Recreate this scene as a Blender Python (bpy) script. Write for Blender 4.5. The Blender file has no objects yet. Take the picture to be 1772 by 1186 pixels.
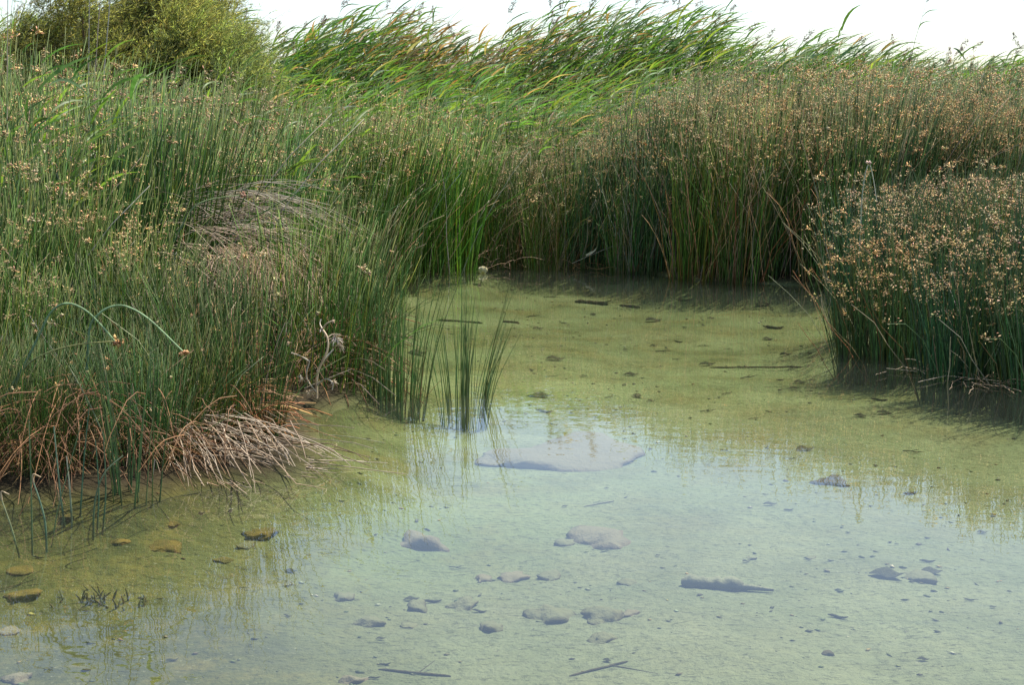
import bpy, math, random
import numpy as np
from mathutils import Vector, Matrix

rng = np.random.default_rng(7)
random.seed(7)
PI = math.pi
scene = bpy.context.scene
COL = scene.collection

# ------------------------------------------------------------------ camera
FPX, CX, CY, HORIZON, CAM_H = 2102.0, 886.0, 593.0, 215.0, 1.5
DEEP = 1.32            # the plan below is drawn with depth (Y) in units of 1.32 m; every position is set out at full depth at the end
FREAL = FPX * DEEP
PITCH = math.atan((CY - HORIZON) / FREAL)
cam_d = bpy.data.cameras.new('camera')
cam_d.sensor_width = 36.0
cam_d.lens = FREAL / 1772.0 * 36.0
cam_d.clip_start = 0.05
cam_d.clip_end = 2000.0
cam = bpy.data.objects.new('camera', cam_d)
cam.location = (0, 0, CAM_H)
cam.rotation_euler = (PI / 2 - PITCH, 0, 0)
COL.objects.link(cam)
scene.camera = cam

# ------------------------------------------------------------------ sky, sun, exposure
SUN_EL = math.radians(64)
SUN_AZ = math.radians(52)          # clockwise from the view direction (+Y): behind and to the right
world = bpy.data.worlds.new('World')
scene.world = world
world.use_nodes = True
wn = world.node_tree
bg = wn.nodes['Background']
sky = wn.nodes.new('ShaderNodeTexSky')
sky.sky_type = 'NISHITA'
sky.sun_disc = False
sky.sun_elevation = SUN_EL
sky.sun_rotation = SUN_AZ
sky.altitude = 0
sky.air_density = 0.92
sky.dust_density = 1.1
sky.ozone_density = 0.0
wn.links.new(sky.outputs[0], bg.inputs['Color'])
bg.inputs['Strength'].default_value = 0.13
sun_d = bpy.data.lights.new('sun', 'SUN')
sun_d.energy = 4.0
sun_d.angle = math.radians(0.53)
sun_d.color = (1.0, 0.95, 0.86)
sun = bpy.data.objects.new('sun', sun_d)
to_sun = Vector((math.sin(SUN_AZ) * math.cos(SUN_EL), math.cos(SUN_AZ) * math.cos(SUN_EL), math.sin(SUN_EL)))
sun.rotation_euler = (-to_sun).to_track_quat('-Z', 'Y').to_euler()
COL.objects.link(sun)
vs = scene.view_settings
vs.view_transform = 'Standard'
vs.look = 'None'
vs.gamma = 1.0
vs.use_curve_mapping = False
vs.exposure = 0.85
scene.cycles.max_bounces = 8
scene.cycles.transparent_max_bounces = 12
scene.cycles.caustics_reflective = False
scene.cycles.caustics_refractive = False

# ------------------------------------------------------------------ helpers
_cp, _sp = math.cos(PITCH), math.sin(PITCH)
def ray(x, y):
    a, b = x - CX, CY - y
    return np.array([a, (FREAL * _cp + b * _sp) / DEEP, -FREAL * _sp + b * _cp])
def G(x, y, z=0.0):                 # where the sight line through a photo pixel meets height z
    d = ray(x, y)
    t = (z - CAM_H) / d[2]
    return np.array([d[0] * t, d[1] * t, z])
def at(x, y, Y):                    # where it reaches distance Y
    d = ray(x, y)
    t = Y / d[1]
    return np.array([d[0] * t, Y, CAM_H + d[2] * t])

def nrm(v):
    return v / np.maximum(np.linalg.norm(v, axis=-1, keepdims=True), 1e-9)

class MB:
    """collects vertices, faces and colours; build() links one mesh object"""
    def __init__(self):
        self.v, self.q, self.t, self.c, self.n = [], [], [], [], 0
    def add(self, v, c, q=None, t=None):
        v = np.asarray(v, float).reshape(-1, 3)
        c = np.broadcast_to(np.asarray(c, float), (len(v), 3))
        if q is not None: self.q.append(np.asarray(q).reshape(-1, 4) + self.n)
        if t is not None: self.t.append(np.asarray(t).reshape(-1, 3) + self.n)
        self.v.append(v); self.c.append(c); self.n += len(v)
    def tubes(self, P, R, C, sides=3):
        P = np.asarray(P, float); n, k = P.shape[:2]
        R = np.broadcast_to(np.asarray(R, float), (n, k))
        C = np.broadcast_to(np.asarray(C, float), (n, k, 3))
        T = nrm(np.gradient(P, axis=1))
        a = rng.uniform(0, 2 * PI, n)
        ref = np.stack([np.cos(a), np.sin(a), 0.31 * np.ones(n)], -1)[:, None, :]
        U = nrm(np.cross(T, ref)); V = np.cross(T, U)
        ang = np.arange(sides) / sides * 2 * PI
        ring = P[:, :, None, :] + R[:, :, None, None] * (np.cos(ang)[None, None, :, None] * U[:, :, None, :] + np.sin(ang)[None, None, :, None] * V[:, :, None, :])
        idx = np.arange(n * k * sides).reshape(n, k, sides)
        nx = np.roll(idx, -1, axis=2)
        q = np.stack([idx[:, :-1], nx[:, :-1], nx[:, 1:], idx[:, 1:]], -1)
        cc = np.repeat(C[:, :, None, :], sides, axis=2).reshape(-1, 3)
        self.add(ring, cc, q=q)
        # close the lower and upper ends of three- and four-sided tubes
        if sides == 3:
            self.t.append(np.concatenate([idx[:, 0, ::-1], idx[:, -1]]) + self.n - n * k * sides)
        return self
    def ribbons(self, P, W, S, C, fold=0.25):
        P = np.asarray(P, float); n, k = P.shape[:2]
        W = np.broadcast_to(np.asarray(W, float), (n, k))[:, :, None]
        C = np.broadcast_to(np.asarray(C, float), (n, k, 3))
        S = nrm(np.broadcast_to(np.asarray(S, float), (n, k, 3)))
        T = nrm(np.gradient(P, axis=1))
        S = nrm(S - (S * T).sum(-1, keepdims=True) * T)
        N = np.cross(T, S)
        v = np.stack([P - S * W, P - N * W * fold, P + S * W], 2)
        idx = np.arange(n * k * 3).reshape(n, k, 3)
        q = np.concatenate([np.stack([idx[:, :-1, j], idx[:, :-1, j + 1], idx[:, 1:, j + 1], idx[:, 1:, j]], -1).reshape(-1, 4) for j in (0, 1)])
        self.add(v, np.repeat(C[:, :, None, :], 3, axis=2).reshape(-1, 3), q=q)
        return self
    def seeds(self, P, D, L, r, C):
        P = np.asarray(P, float); n = len(P)
        D = nrm(np.asarray(D, float))
        L = np.broadcast_to(np.asarray(L, float), (n,))[:, None]; r = np.broadcast_to(np.asarray(r, float), (n,))[:, None]
        ref = nrm(rng.normal(size=(n, 3)))
        U = nrm(np.cross(D, ref)); V = np.cross(D, U)
        vs_ = [P - D * L * .5, P + D * L * .5]
        for a in (0, 2 * PI / 3, 4 * PI / 3):
            vs_.append(P - D * L * .08 + r * (math.cos(a) * U + math.sin(a) * V))
        v = np.stack(vs_, 1)
        b = (np.arange(n) * 5)[:, None, None]
        f = np.array([[0, 3, 2], [0, 4, 3], [0, 2, 4], [1, 2, 3], [1, 3, 4], [1, 4, 2]])[None] + b
        self.add(v, np.repeat(np.broadcast_to(np.asarray(C, float), (n, 3))[:, None, :], 5, axis=1).reshape(-1, 3), t=f)
        return self
    def flakes(self, P, D, L, w, C):
        P = np.asarray(P, float); n = len(P)
        D = nrm(np.asarray(D, float)); U = nrm(np.cross(D, rng.normal(size=(n, 3))))
        L = np.asarray(L)[:, None]
        v = np.stack([P, P + D * L * .45 + U * w, P + D * L, P + D * L * .45 - U * w], 1)
        self.add(v, np.repeat(np.asarray(C, float)[:, None, :], 4, axis=1).reshape(-1, 3), q=np.arange(n * 4).reshape(n, 4))
        return self
    def mesh(self, name, smooth=True):
        v = np.concatenate(self.v); c = np.concatenate(self.c)
        q = np.concatenate(self.q) if self.q else np.zeros((0, 4), int)
        t = np.concatenate(self.t) if self.t else np.zeros((0, 3), int)
        me = bpy.data.meshes.new(name)
        me.vertices.add(len(v)); me.vertices.foreach_set('co', v.ravel().astype(np.float32))
        nl = q.size + t.size
        me.loops.add(nl); me.loops.foreach_set('vertex_index', np.concatenate([q.ravel(), t.ravel()]).astype(np.int32))
        npoly = len(q) + len(t)
        me.polygons.add(npoly)
        me.polygons.foreach_set('loop_start', np.concatenate([np.arange(len(q)) * 4, len(q) * 4 + np.arange(len(t)) * 3]).astype(np.int32))
        me.polygons.foreach_set('use_smooth', np.full(npoly, smooth))
        at_ = me.attributes.new('Col', 'FLOAT_COLOR', 'POINT')
        at_.data.foreach_set('color', np.concatenate([c, np.ones((len(c), 1))], 1).ravel().astype(np.float32))
        me.update(calc_edges=True)
        return me

def obj(name, me, mat, parent=None, kind=None):
    if isinstance(me, MB): me = me.mesh(name)
    if mat is not None and not me.materials: me.materials.append(mat)
    o = bpy.data.objects.new(name, me)
    COL.objects.link(o)
    if parent is not None: o.parent = parent
    if kind: o['kind'] = kind
    return o
def tag(o, label, cat=None, group=None, kind=None):
    o['label'] = label
    if cat: o['category'] = cat
    if group: o['group'] = group
    if kind: o['kind'] = kind
    return o
def thing(name, loc, label, cat, group=None, rz=0.0, s=1.0):
    o = bpy.data.objects.new(name, None)
    o.empty_display_size = .1
    COL.objects.link(o)
    o.location = loc; o.rotation_euler = (0, 0, rz); o.scale = (s, s, s)
    return tag(o, label, cat, group)

def u(a, b, n): return rng.uniform(a, b, n)
def tint(base, n, amt=.2):
    """n colours scattered round a base colour"""
    k = rng.normal(1, amt, (n, 1)).clip(.45, 1.7)
    return np.asarray(base)[None] * k * rng.normal(1, amt * .35, (n, 3)).clip(.7, 1.3)

# ------------------------------------------------------------------ materials
def new_mat(name):
    m = bpy.data.materials.new(name); m.use_nodes = True
    nt = m.node_tree; nt.nodes.clear()
    return m, nt, nt.nodes.new('ShaderNodeOutputMaterial')
def N(nt, typ, **kw):
    n = nt.nodes.new(typ)
    for k, v in kw.items():
        if k in n.inputs: n.inputs[k].default_value = v
        else: setattr(n, k, v)
    return n

def plant_mat(name, rough=.5, spec=.4, trans=0.0, vary=.25):
    m, nt, out = new_mat(name)
    a = N(nt, 'ShaderNodeAttribute', attribute_name='Col')
    oi = N(nt, 'ShaderNodeObjectInfo')
    tc = N(nt, 'ShaderNodeTexCoord')
    nz = N(nt, 'ShaderNodeTexNoise', Scale=22.0, Detail=2.0)
    nt.links.new(tc.outputs['Object'], nz.inputs['Vector'])
    mr = N(nt, 'ShaderNodeMapRange'); mr.inputs['To Min'].default_value = 1 - vary; mr.inputs['To Max'].default_value = 1 + vary
    nt.links.new(oi.outputs['Random'], mr.inputs['Value'])
    mr2 = N(nt, 'ShaderNodeMapRange'); mr2.inputs['From Min'].default_value = .3; mr2.inputs['From Max'].default_value = .7
    mr2.inputs['To Min'].default_value = .75; mr2.inputs['To Max'].default_value = 1.25
    nt.links.new(nz.outputs['Fac'], mr2.inputs['Value'])
    mu = N(nt, 'ShaderNodeMath', operation='MULTIPLY')
    nt.links.new(mr.outputs[0], mu.inputs[0]); nt.links.new(mr2.outputs[0], mu.inputs[1])
    hr = N(nt, 'ShaderNodeValToRGB'); he = hr.color_ramp.elements
    he[0].color = (1.0 + vary * 1.3, 1.0 + vary * .25, .85, 1); he[1].color = (1.0 - vary * .6, 1.0, 1.0 + vary * .3, 1)
    wn1 = N(nt, 'ShaderNodeTexWhiteNoise', noise_dimensions='1D'); nt.links.new(oi.outputs['Random'], wn1.inputs['W'])
    nt.links.new(wn1.outputs['Value'], hr.inputs[0])
    hm_ = N(nt, 'ShaderNodeVectorMath', operation='MULTIPLY')
    nt.links.new(a.outputs['Color'], hm_.inputs[0]); nt.links.new(hr.outputs[0], hm_.inputs[1])
    mx = N(nt, 'ShaderNodeVectorMath', operation='SCALE')
    nt.links.new(hm_.outputs[0], mx.inputs[0]); nt.links.new(mu.outputs[0], mx.inputs['Scale'])
    p = N(nt, 'ShaderNodeBsdfPrincipled', Roughness=rough)
    p.inputs['Specular IOR Level'].default_value = spec
    nt.links.new(mx.outputs[0], p.inputs['Base Color'])
    if trans > 0:
        tr = N(nt, 'ShaderNodeBsdfTranslucent')
        g = N(nt, 'ShaderNodeVectorMath', operation='MULTIPLY'); g.inputs[1].default_value = (1.25, 1.2, .6)
        nt.links.new(mx.outputs[0], g.inputs[0]); nt.links.new(g.outputs[0], tr.inputs['Color'])
        ms = N(nt, 'ShaderNodeMixShader', Fac=trans)
        nt.links.new(p.outputs[0], ms.inputs[1]); nt.links.new(tr.outputs[0], ms.inputs[2])
        nt.links.new(ms.outputs[0], out.inputs['Surface'])
    else:
        nt.links.new(p.outputs[0], out.inputs['Surface'])
    return m
M_STEM = plant_mat('rush_stem', .58, .22, 0, .25)
M_DEAD = plant_mat('dead_straw', .65, .3, 0, .15)
M_SEED = plant_mat('seed_head', .8, .2, .15, .15)
M_LEAF = plant_mat('reed_leaf', .45, .4, .5, .2)
M_TAM = plant_mat('tamarisk_leaf', .7, .2, .55, .1)
M_BARK = plant_mat('bark', .9, .2, 0, .1)

def bed_mat():
    m, nt, out = new_mat('ground_and_bed')
    geo = N(nt, 'ShaderNodeNewGeometry')
    pos = geo.outputs['Position']
    def noise(scale, detail=4.0, rough=.55, vec=None):
        n = N(nt, 'ShaderNodeTexNoise', Scale=scale, Detail=detail, Roughness=rough)
        nt.links.new(vec or pos, n.inputs['Vector']); return n.outputs['Fac']
    def ramp(f, stops):
        r = N(nt, 'ShaderNodeValToRGB'); e = r.color_ramp.elements
        while len(e) < len(stops): e.new(.5)
        for i, (p, c) in enumerate(stops): e[i].position = p; e[i].color = (*c, 1)
        nt.links.new(f, r.inputs[0]); return r.outputs[0]
    def mix(a, b, f, mode='MIX'):
        x = N(nt, 'ShaderNodeMix', data_type='RGBA', blend_type=mode)
        if isinstance(f, float): x.inputs[0].default_value = f
        else: nt.links.new(f, x.inputs[0])
        nt.links.new(a, x.inputs[6]); nt.links.new(b, x.inputs[7]); return x.outputs[2]
    silt = ramp(noise(.9, 5), [(.3, (.165, .205, .080)), (.5, (.230, .275, .112)), (.72, (.285, .315, .140))])
    alg = ramp(noise(3.1, 6, .65), [(.38, (.085, .095, .022)), (.62, (.22, .19, .055))])
    c = mix(silt, alg, ramp(noise(1.7, 5, .6), [(.40, (0, 0, 0)), (.66, (.8, .8, .8))]))
    za = N(nt, 'ShaderNodeAttribute', attribute_name='Col'); zs = N(nt, 'ShaderNodeSeparateColor'); nt.links.new(za.outputs['Color'], zs.inputs[0])
    marl_sky = ramp(noise(2.2, 6, .6), [(.3, (.160, .182, .100)), (.7, (.255, .270, .155))])  # pale marl, its lightness also adding to the near sky reflection
    z1 = N(nt, 'ShaderNodeMath', operation='MULTIPLY'); z1.inputs[1].default_value = .8; nt.links.new(zs.outputs[0], z1.inputs[0])
    c = mix(c, marl_sky, z1.outputs[0])
    weed = ramp(noise(4.5, 7, .7), [(.34, (.030, .032, .007)), (.5, (.078, .080, .015)), (.68, (.165, .135, .026))])
    z2 = N(nt, 'ShaderNodeMath', operation='MULTIPLY'); z2.inputs[1].default_value = .85; nt.links.new(zs.outputs[1], z2.inputs[0])
    c = mix(c, weed, z2.outputs[0])
    # speckle of rotting flecks
    st = N(nt, 'ShaderNodeVectorMath', operation='MULTIPLY'); st.inputs[1].default_value = (1, 2.2, 1)
    nt.links.new(pos, st.inputs[0])
    fl = ramp(noise(26, 5, .7, st.outputs[0]), [(.53, (0, 0, 0)), (.66, (.75, .75, .75))])
    dk = N(nt, 'ShaderNodeRGB'); dk.outputs[0].default_value = (.045, .048, .018, 1)
    c = mix(c, dk.outputs[0], fl)
    lt = N(nt, 'ShaderNodeRGB'); lt.outputs[0].default_value = (.34, .34, .22, 1)
    c = mix(c, lt.outputs[0], ramp(noise(60, 3, .6), [(.62, (0, 0, 0)), (.75, (.6, .6, .6))]))
    # bank mud above the water line
    sx = N(nt, 'ShaderNodeSeparateXYZ'); nt.links.new(pos, sx.inputs[0])
    mr = N(nt, 'ShaderNodeMapRange'); mr.inputs['From Min'].default_value = -.03; mr.inputs['From Max'].default_value = .05
    nt.links.new(sx.outputs['Z'], mr.inputs['Value'])
    mud = ramp(noise(7, 6, .7), [(.3, (.022, .018, .01)), (.6, (.055, .042, .022)), (.8, (.12, .09, .05))])
    c = mix(c, mud, mr.outputs[0])
    p = N(nt, 'ShaderNodeBsdfPrincipled', Roughness=.9)
    p.inputs['Specular IOR Level'].default_value = .1
    nt.links.new(c, p.inputs['Base Color'])
    bp = N(nt, 'ShaderNodeBump', Strength=.9, Distance=.05)
    nt.links.new(noise(14, 6, .65), bp.inputs['Height']); nt.links.new(bp.outputs[0], p.inputs['Normal'])
    nt.links.new(p.outputs[0], out.inputs['Surface'])
    return m
M_BED = bed_mat()

def water_mat():
    m, nt, out = new_mat('pond_water')
    geo = N(nt, 'ShaderNodeNewGeometry')
    st = N(nt, 'ShaderNodeVectorMath', operation='MULTIPLY'); st.inputs[1].default_value = (1.0, 1.25, 1)
    nt.links.new(geo.outputs['Position'], st.inputs[0])
    a = N(nt, 'ShaderNodeTexNoise', Scale=8.0, Detail=1.0, Roughness=.4)
    b = N(nt, 'ShaderNodeTexNoise', Scale=24.0, Detail=1.0, Roughness=.4)
    nt.links.new(st.outputs[0], a.inputs['Vector']); nt.links.new(st.outputs[0], b.inputs['Vector'])
    mb = N(nt, 'ShaderNodeMath', operation='MULTIPLY_ADD'); mb.inputs[1].default_value = .10
    nt.links.new(b.outputs['Fac'], mb.inputs[0]); nt.links.new(a.outputs['Fac'], mb.inputs[2])
    bp = N(nt, 'ShaderNodeBump', Strength=1.0, Distance=.00075)
    nt.links.new(mb.outputs[0], bp.inputs['Height'])
    fr = N(nt, 'ShaderNodeFresnel', IOR=1.333)
    nt.links.new(bp.outputs[0], fr.inputs['Normal'])
    tr = N(nt, 'ShaderNodeBsdfTransparent'); tr.inputs['Color'].default_value = (.93, .955, .90, 1)
    gl = N(nt, 'ShaderNodeBsdfGlossy', Roughness=.0); gl.inputs['Color'].default_value = (1, 1, 1, 1)
    nt.links.new(bp.outputs[0], gl.inputs['Normal'])
    ms = N(nt, 'ShaderNodeMixShader')
    # faint milky film: a little silt, plus a painted veil of sky reflection
    df = N(nt, 'ShaderNodeBsdfDiffuse'); df.inputs['Color'].default_value = (.40, .46, .38, 1)
    mk = N(nt, 'ShaderNodeMixShader', Fac=.03)
    nt.links.new(tr.outputs[0], mk.inputs[1]); nt.links.new(df.outputs[0], mk.inputs[2])
    nt.links.new(fr.outputs[0], ms.inputs[0]); nt.links.new(mk.outputs[0], ms.inputs[1]); nt.links.new(gl.outputs[0], ms.inputs[2])
    nt.links.new(ms.outputs[0], out.inputs['Surface'])
    return m
M_WATER = water_mat()

def rock_mat(name, c0, c1, c2, silt=None):
    m, nt, out = new_mat(name)
    tc = N(nt, 'ShaderNodeTexCoord'); oi = N(nt, 'ShaderNodeObjectInfo')
    ad = N(nt, 'ShaderNodeVectorMath', operation='ADD')
    nt.links.new(tc.outputs['Object'], ad.inputs[0]); nt.links.new(oi.outputs['Random'], ad.inputs[1])
    n1 = N(nt, 'ShaderNodeTexNoise', Scale=9.0, Detail=6.0, Roughness=.65)
    nt.links.new(ad.outputs[0], n1.inputs['Vector'])
    r = N(nt, 'ShaderNodeValToRGB'); e = r.color_ramp.elements; e.new(.5)
    for i, (p_, c_) in enumerate(((.3, c0), (.52, c1), (.75, c2))): e[i].position = p_; e[i].color = (*c_, 1)
    nt.links.new(n1.outputs['Fac'], r.inputs[0])
    p = N(nt, 'ShaderNodeBsdfPrincipled', Roughness=.85)
    p.inputs['Specular IOR Level'].default_value = .1
    if silt is None:
        nt.links.new(r.outputs[0], p.inputs['Base Color'])
    else:
        ge = N(nt, 'ShaderNodeNewGeometry'); sz = N(nt, 'ShaderNodeSeparateXYZ'); nt.links.new(ge.outputs['Normal'], sz.inputs[0])
        n3 = N(nt, 'ShaderNodeTexNoise', Scale=16.0, Detail=5.0, Roughness=.7); nt.links.new(ad.outputs[0], n3.inputs['Vector'])
        sm = N(nt, 'ShaderNodeMath', operation='ADD'); nt.links.new(sz.outputs['Z'], sm.inputs[0]); nt.links.new(n3.outputs['Fac'], sm.inputs[1])
        mr_ = N(nt, 'ShaderNodeMapRange'); mr_.inputs['From Min'].default_value = .95; mr_.inputs['From Max'].default_value = 1.4; mr_.inputs['To Max'].default_value = .85  # silt on upward faces; pale tops and dark sides also paint in light from above
        nt.links.new(sm.outputs[0], mr_.inputs['Value'])
        mm = N(nt, 'ShaderNodeMix', data_type='RGBA'); mm.inputs[7].default_value = (*silt, 1)
        nt.links.new(mr_.outputs[0], mm.inputs[0]); nt.links.new(r.outputs[0], mm.inputs[6]); nt.links.new(mm.outputs[2], p.inputs['Base Color'])
    bp = N(nt, 'ShaderNodeBump', Strength=.8, Distance=.02)
    n2 = N(nt, 'ShaderNodeTexNoise', Scale=34.0, Detail=5.0, Roughness=.6)
    nt.links.new(ad.outputs[0], n2.inputs['Vector'])
    nt.links.new(n2.outputs['Fac'], bp.inputs['Height']); nt.links.new(bp.outputs[0], p.inputs['Normal'])
    nt.links.new(p.outputs[0], out.inputs['Surface'])
    return m
M_ROCK = rock_mat('silty_rock', (.07, .062, .026), (.125, .11, .05), (.19, .165, .085), (.185, .19, .098))
M_PINK = rock_mat('pinkish_rock', (.10, .078, .04), (.17, .13, .075), (.24, .18, .11), (.215, .195, .115))
M_OCHRE = rock_mat('ochre_rock', (.075, .07, .02), (.15, .115, .028), (.26, .175, .036))
M_DARK = rock_mat('rotten_wood', (.045, .04, .02), (.09, .075, .035), (.16, .13, .07))
M_SCRAP = rock_mat('silty_scrap', (.05, .05, .022), (.085, .085, .04), (.15, .14, .07))
M_LOG = rock_mat('silt_covered_log', (.07, .07, .035), (.13, .125, .07), (.19, .18, .11), (.25, .25, .145))
M_PALE = rock_mat('weathered_white', (.34, .29, .11), (.50, .45, .28), (.64, .60, .46))

# ------------------------------------------------------------------ the setting: ground with the pond hollow, water
shore_px = [(0, 885), (130, 880), (260, 876), (350, 852), (470, 845), (548, 838), (575, 780), (556, 725), (640, 694), (656, 640), (642, 560), (655, 508),
            (700, 480), (770, 476), (830, 468), (880, 461), (960, 464), (1040, 466), (1140, 476), (1200, 486), (1300, 491), (1425, 498)]
right_px = [(1462, 590), (1510, 598), (1580, 606), (1630, 618), (1700, 630), (1772, 645)]
shore = [G(x, y)[:2] for x, y in shore_px]
shore += [np.array([3.05, 11.0]), np.array([3.0, 9.6]), np.array([2.35, 8.7])]
shore += [G(x, y)[:2] for x, y in right_px]
shore += [np.array([4.2, 6.2]), np.array([6.5, 5.6]), np.array([7.5, 3.5]), np.array([6.0, 1.4]), np.array([0, .9]), np.array([-4.5, 1.4]), np.array([-5.5, 3.6]), np.array([-4.0, 4.6])]
poly = np.array(shore)
def signed(px, py):
    """distance to the shore line, negative inside the pond"""
    A = poly; B = np.roll(poly, -1, axis=0)
    p = np.stack([px, py], -1)
    d2 = np.full(px.shape, 1e9); inside = np.zeros(px.shape, bool)
    for a, b in zip(A, B):
        e = b - a; w = p - a
        t = np.clip((w @ e) / (e @ e), 0, 1)
        d2 = np.minimum(d2, ((w - t[..., None] * e) ** 2).sum(-1))
        cond = (a[1] > p[..., 1]) != (b[1] > p[..., 1])
        xi = e[0] * (p[..., 1] - a[1]) / (e[1] if abs(e[1]) > 1e-9 else 1e-9) + a[0]
        inside ^= cond & (p[..., 0] < xi)
    d = np.sqrt(d2)
    return np.where(inside, -d, d)
_ph = rng.uniform(0, 6.28, (24, 2)); _fr = np.exp(rng.uniform(math.log(.7), math.log(9), 24)); _an = rng.uniform(0, PI, 24)
def rough(x, y):
    s = 0
    for f, a, (p1, p2) in zip(_fr, _an, _ph):
        s = s + np.sin(f * (x * math.cos(a) + y * math.sin(a)) * 2 + p1) * np.cos(f * .7 * (y * math.cos(a) - x * math.sin(a)) * 2 + p2) / f ** .8
    return s / 6
def height(x, y):
    x = np.asarray(x, float); y = np.asarray(y, float)
    d = signed(x, y)
    n = rough(x, y)
    zin = -(.05 + .15 * np.clip(-d / .5, 0, 1) ** .7) + .045 * n * np.clip(-d / .4, 0, 1)
    zout = .0 + .06 * np.clip(d / .25, 0, 1) + .14 * np.clip(d / 3, 0, 1) + .03 * n * np.clip(d / .3, 0, 1)
    edge = np.clip((d + .06) / .12, 0, 1)
    return zin * (1 - edge) + zout * edge
def hz(x, y): return float(height(np.array([x]), np.array([y]))[0])

fx = np.concatenate([-np.geomspace(8, 700, 26)[::-1], np.arange(-6.5, 6.5, .05), np.geomspace(7, 700, 26)])
fy = np.concatenate([-np.geomspace(2, 300, 16)[::-1], np.arange(-.5, 14.5, .05), np.geomspace(15, 900, 30)])
GX, GY = np.meshgrid(fx, fy)
GZ = height(GX, GY)
mb = MB()
nx, ny = len(fx), len(fy)
ii = np.arange(nx * ny).reshape(ny, nx)
dd = signed(GX, GY); rn = rough(GX * .6 + 3, GY * .6)
pale = np.clip((-dd - .35) / .9 + rn * .35, 0, 1) * np.clip((7.6 - GY) / 3.2 + rn * .3, 0, 1)  # paler towards the viewer: some of the sky's reflection put into the bed colour
alga = np.clip((-.45 - GX + rn * .5) / .7, 0, 1) * np.clip((7.5 - GY) / 1.0, 0, 1)
zone = np.stack([pale, alga, 0 * pale], -1).reshape(-1, 3)
mb.add(np.stack([GX, GY, GZ], -1), zone, q=np.stack([ii[:-1, :-1], ii[:-1, 1:], ii[1:, 1:], ii[1:, :-1]], -1))
tag(obj('ground', mb, M_BED), 'olive silt pond bed rising to dark muddy banks', 'ground', kind='structure')

mb = MB()
cpt = poly.mean(0)
# water sheet: the shore outline grown a little so that it ends inside the banks
grow = []
for i in range(len(poly)):
    a, b, c = poly[i - 1], poly[i], poly[(i + 1) % len(poly)]
    t = nrm((c - a)[None])[0]
    nn = np.array([t[1], -t[0]])
    if signed(np.array([b[0] + nn[0] * .05]), np.array([b[1] + nn[1] * .05]))[0] < 0: nn = -nn
    grow.append(b + nn * .18)
me = bpy.data.meshes.new('water')
me.from_pydata([(p[0], p[1], 0.0) for p in grow], [], [list(range(len(grow)))])
me.materials.append(M_WATER); me.update()
if me.polygons[0].normal.z < 0: me.flip_normals()
w = bpy.data.objects.new('water', me); COL.objects.link(w)
tag(w, 'clear shallow pond water mirroring pale sky and rushes', 'water', kind='structure')

# ------------------------------------------------------------------ rush clumps
G_BLUE = (.058, .125, .048); G_MID = (.076, .155, .033); G_FRESH = (.085, .200, .032); G_DARK = (.058, .110, .038)
STRAW = (.36, .27, .16); GREY = (.30, .26, .20); RUST = (.22, .115, .052); TAN = (.58, .44, .25)

def stem_paths(base, h, lean, k=5, sag=0.0, pw=1.7):
    t = np.linspace(0, 1, k)[None, :, None]
    n = len(base)
    lean3 = np.concatenate([lean, np.zeros((n, 1))], 1)[:, None, :]
    P = base[:, None, :] + lean3 * t ** pw
    P[:, :, 2] += (h[:, None] * (t[..., 0] - sag * t[..., 0] ** 3))
    return P
def head_cluster(mb, P, D, size, n_sp, col=TAN, thick=.19):
    """a loose cluster of small brown spikelets at each point P, leaning to D"""
    n = len(P)
    off = nrm(rng.normal(size=(n, n_sp, 3)) + D[:, None, :] * .9 + np.array([.25, 0, .15]))
    off = off * np.array([1, 1, .75])
    dist = (rng.uniform(.05, 1, (n, n_sp)) ** .8)[..., None] * np.asarray(size).reshape(-1, 1, 1)
    Q = P[:, None, :] + off * dist
    L = rng.uniform(.012, .030, n * n_sp)
    C = tint(col, n * n_sp, .28)
    mb.seeds(Q.reshape(-1, 3), (off + rng.normal(0, .35, off.shape)).reshape(-1, 3), L, L * thick, C)
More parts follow.
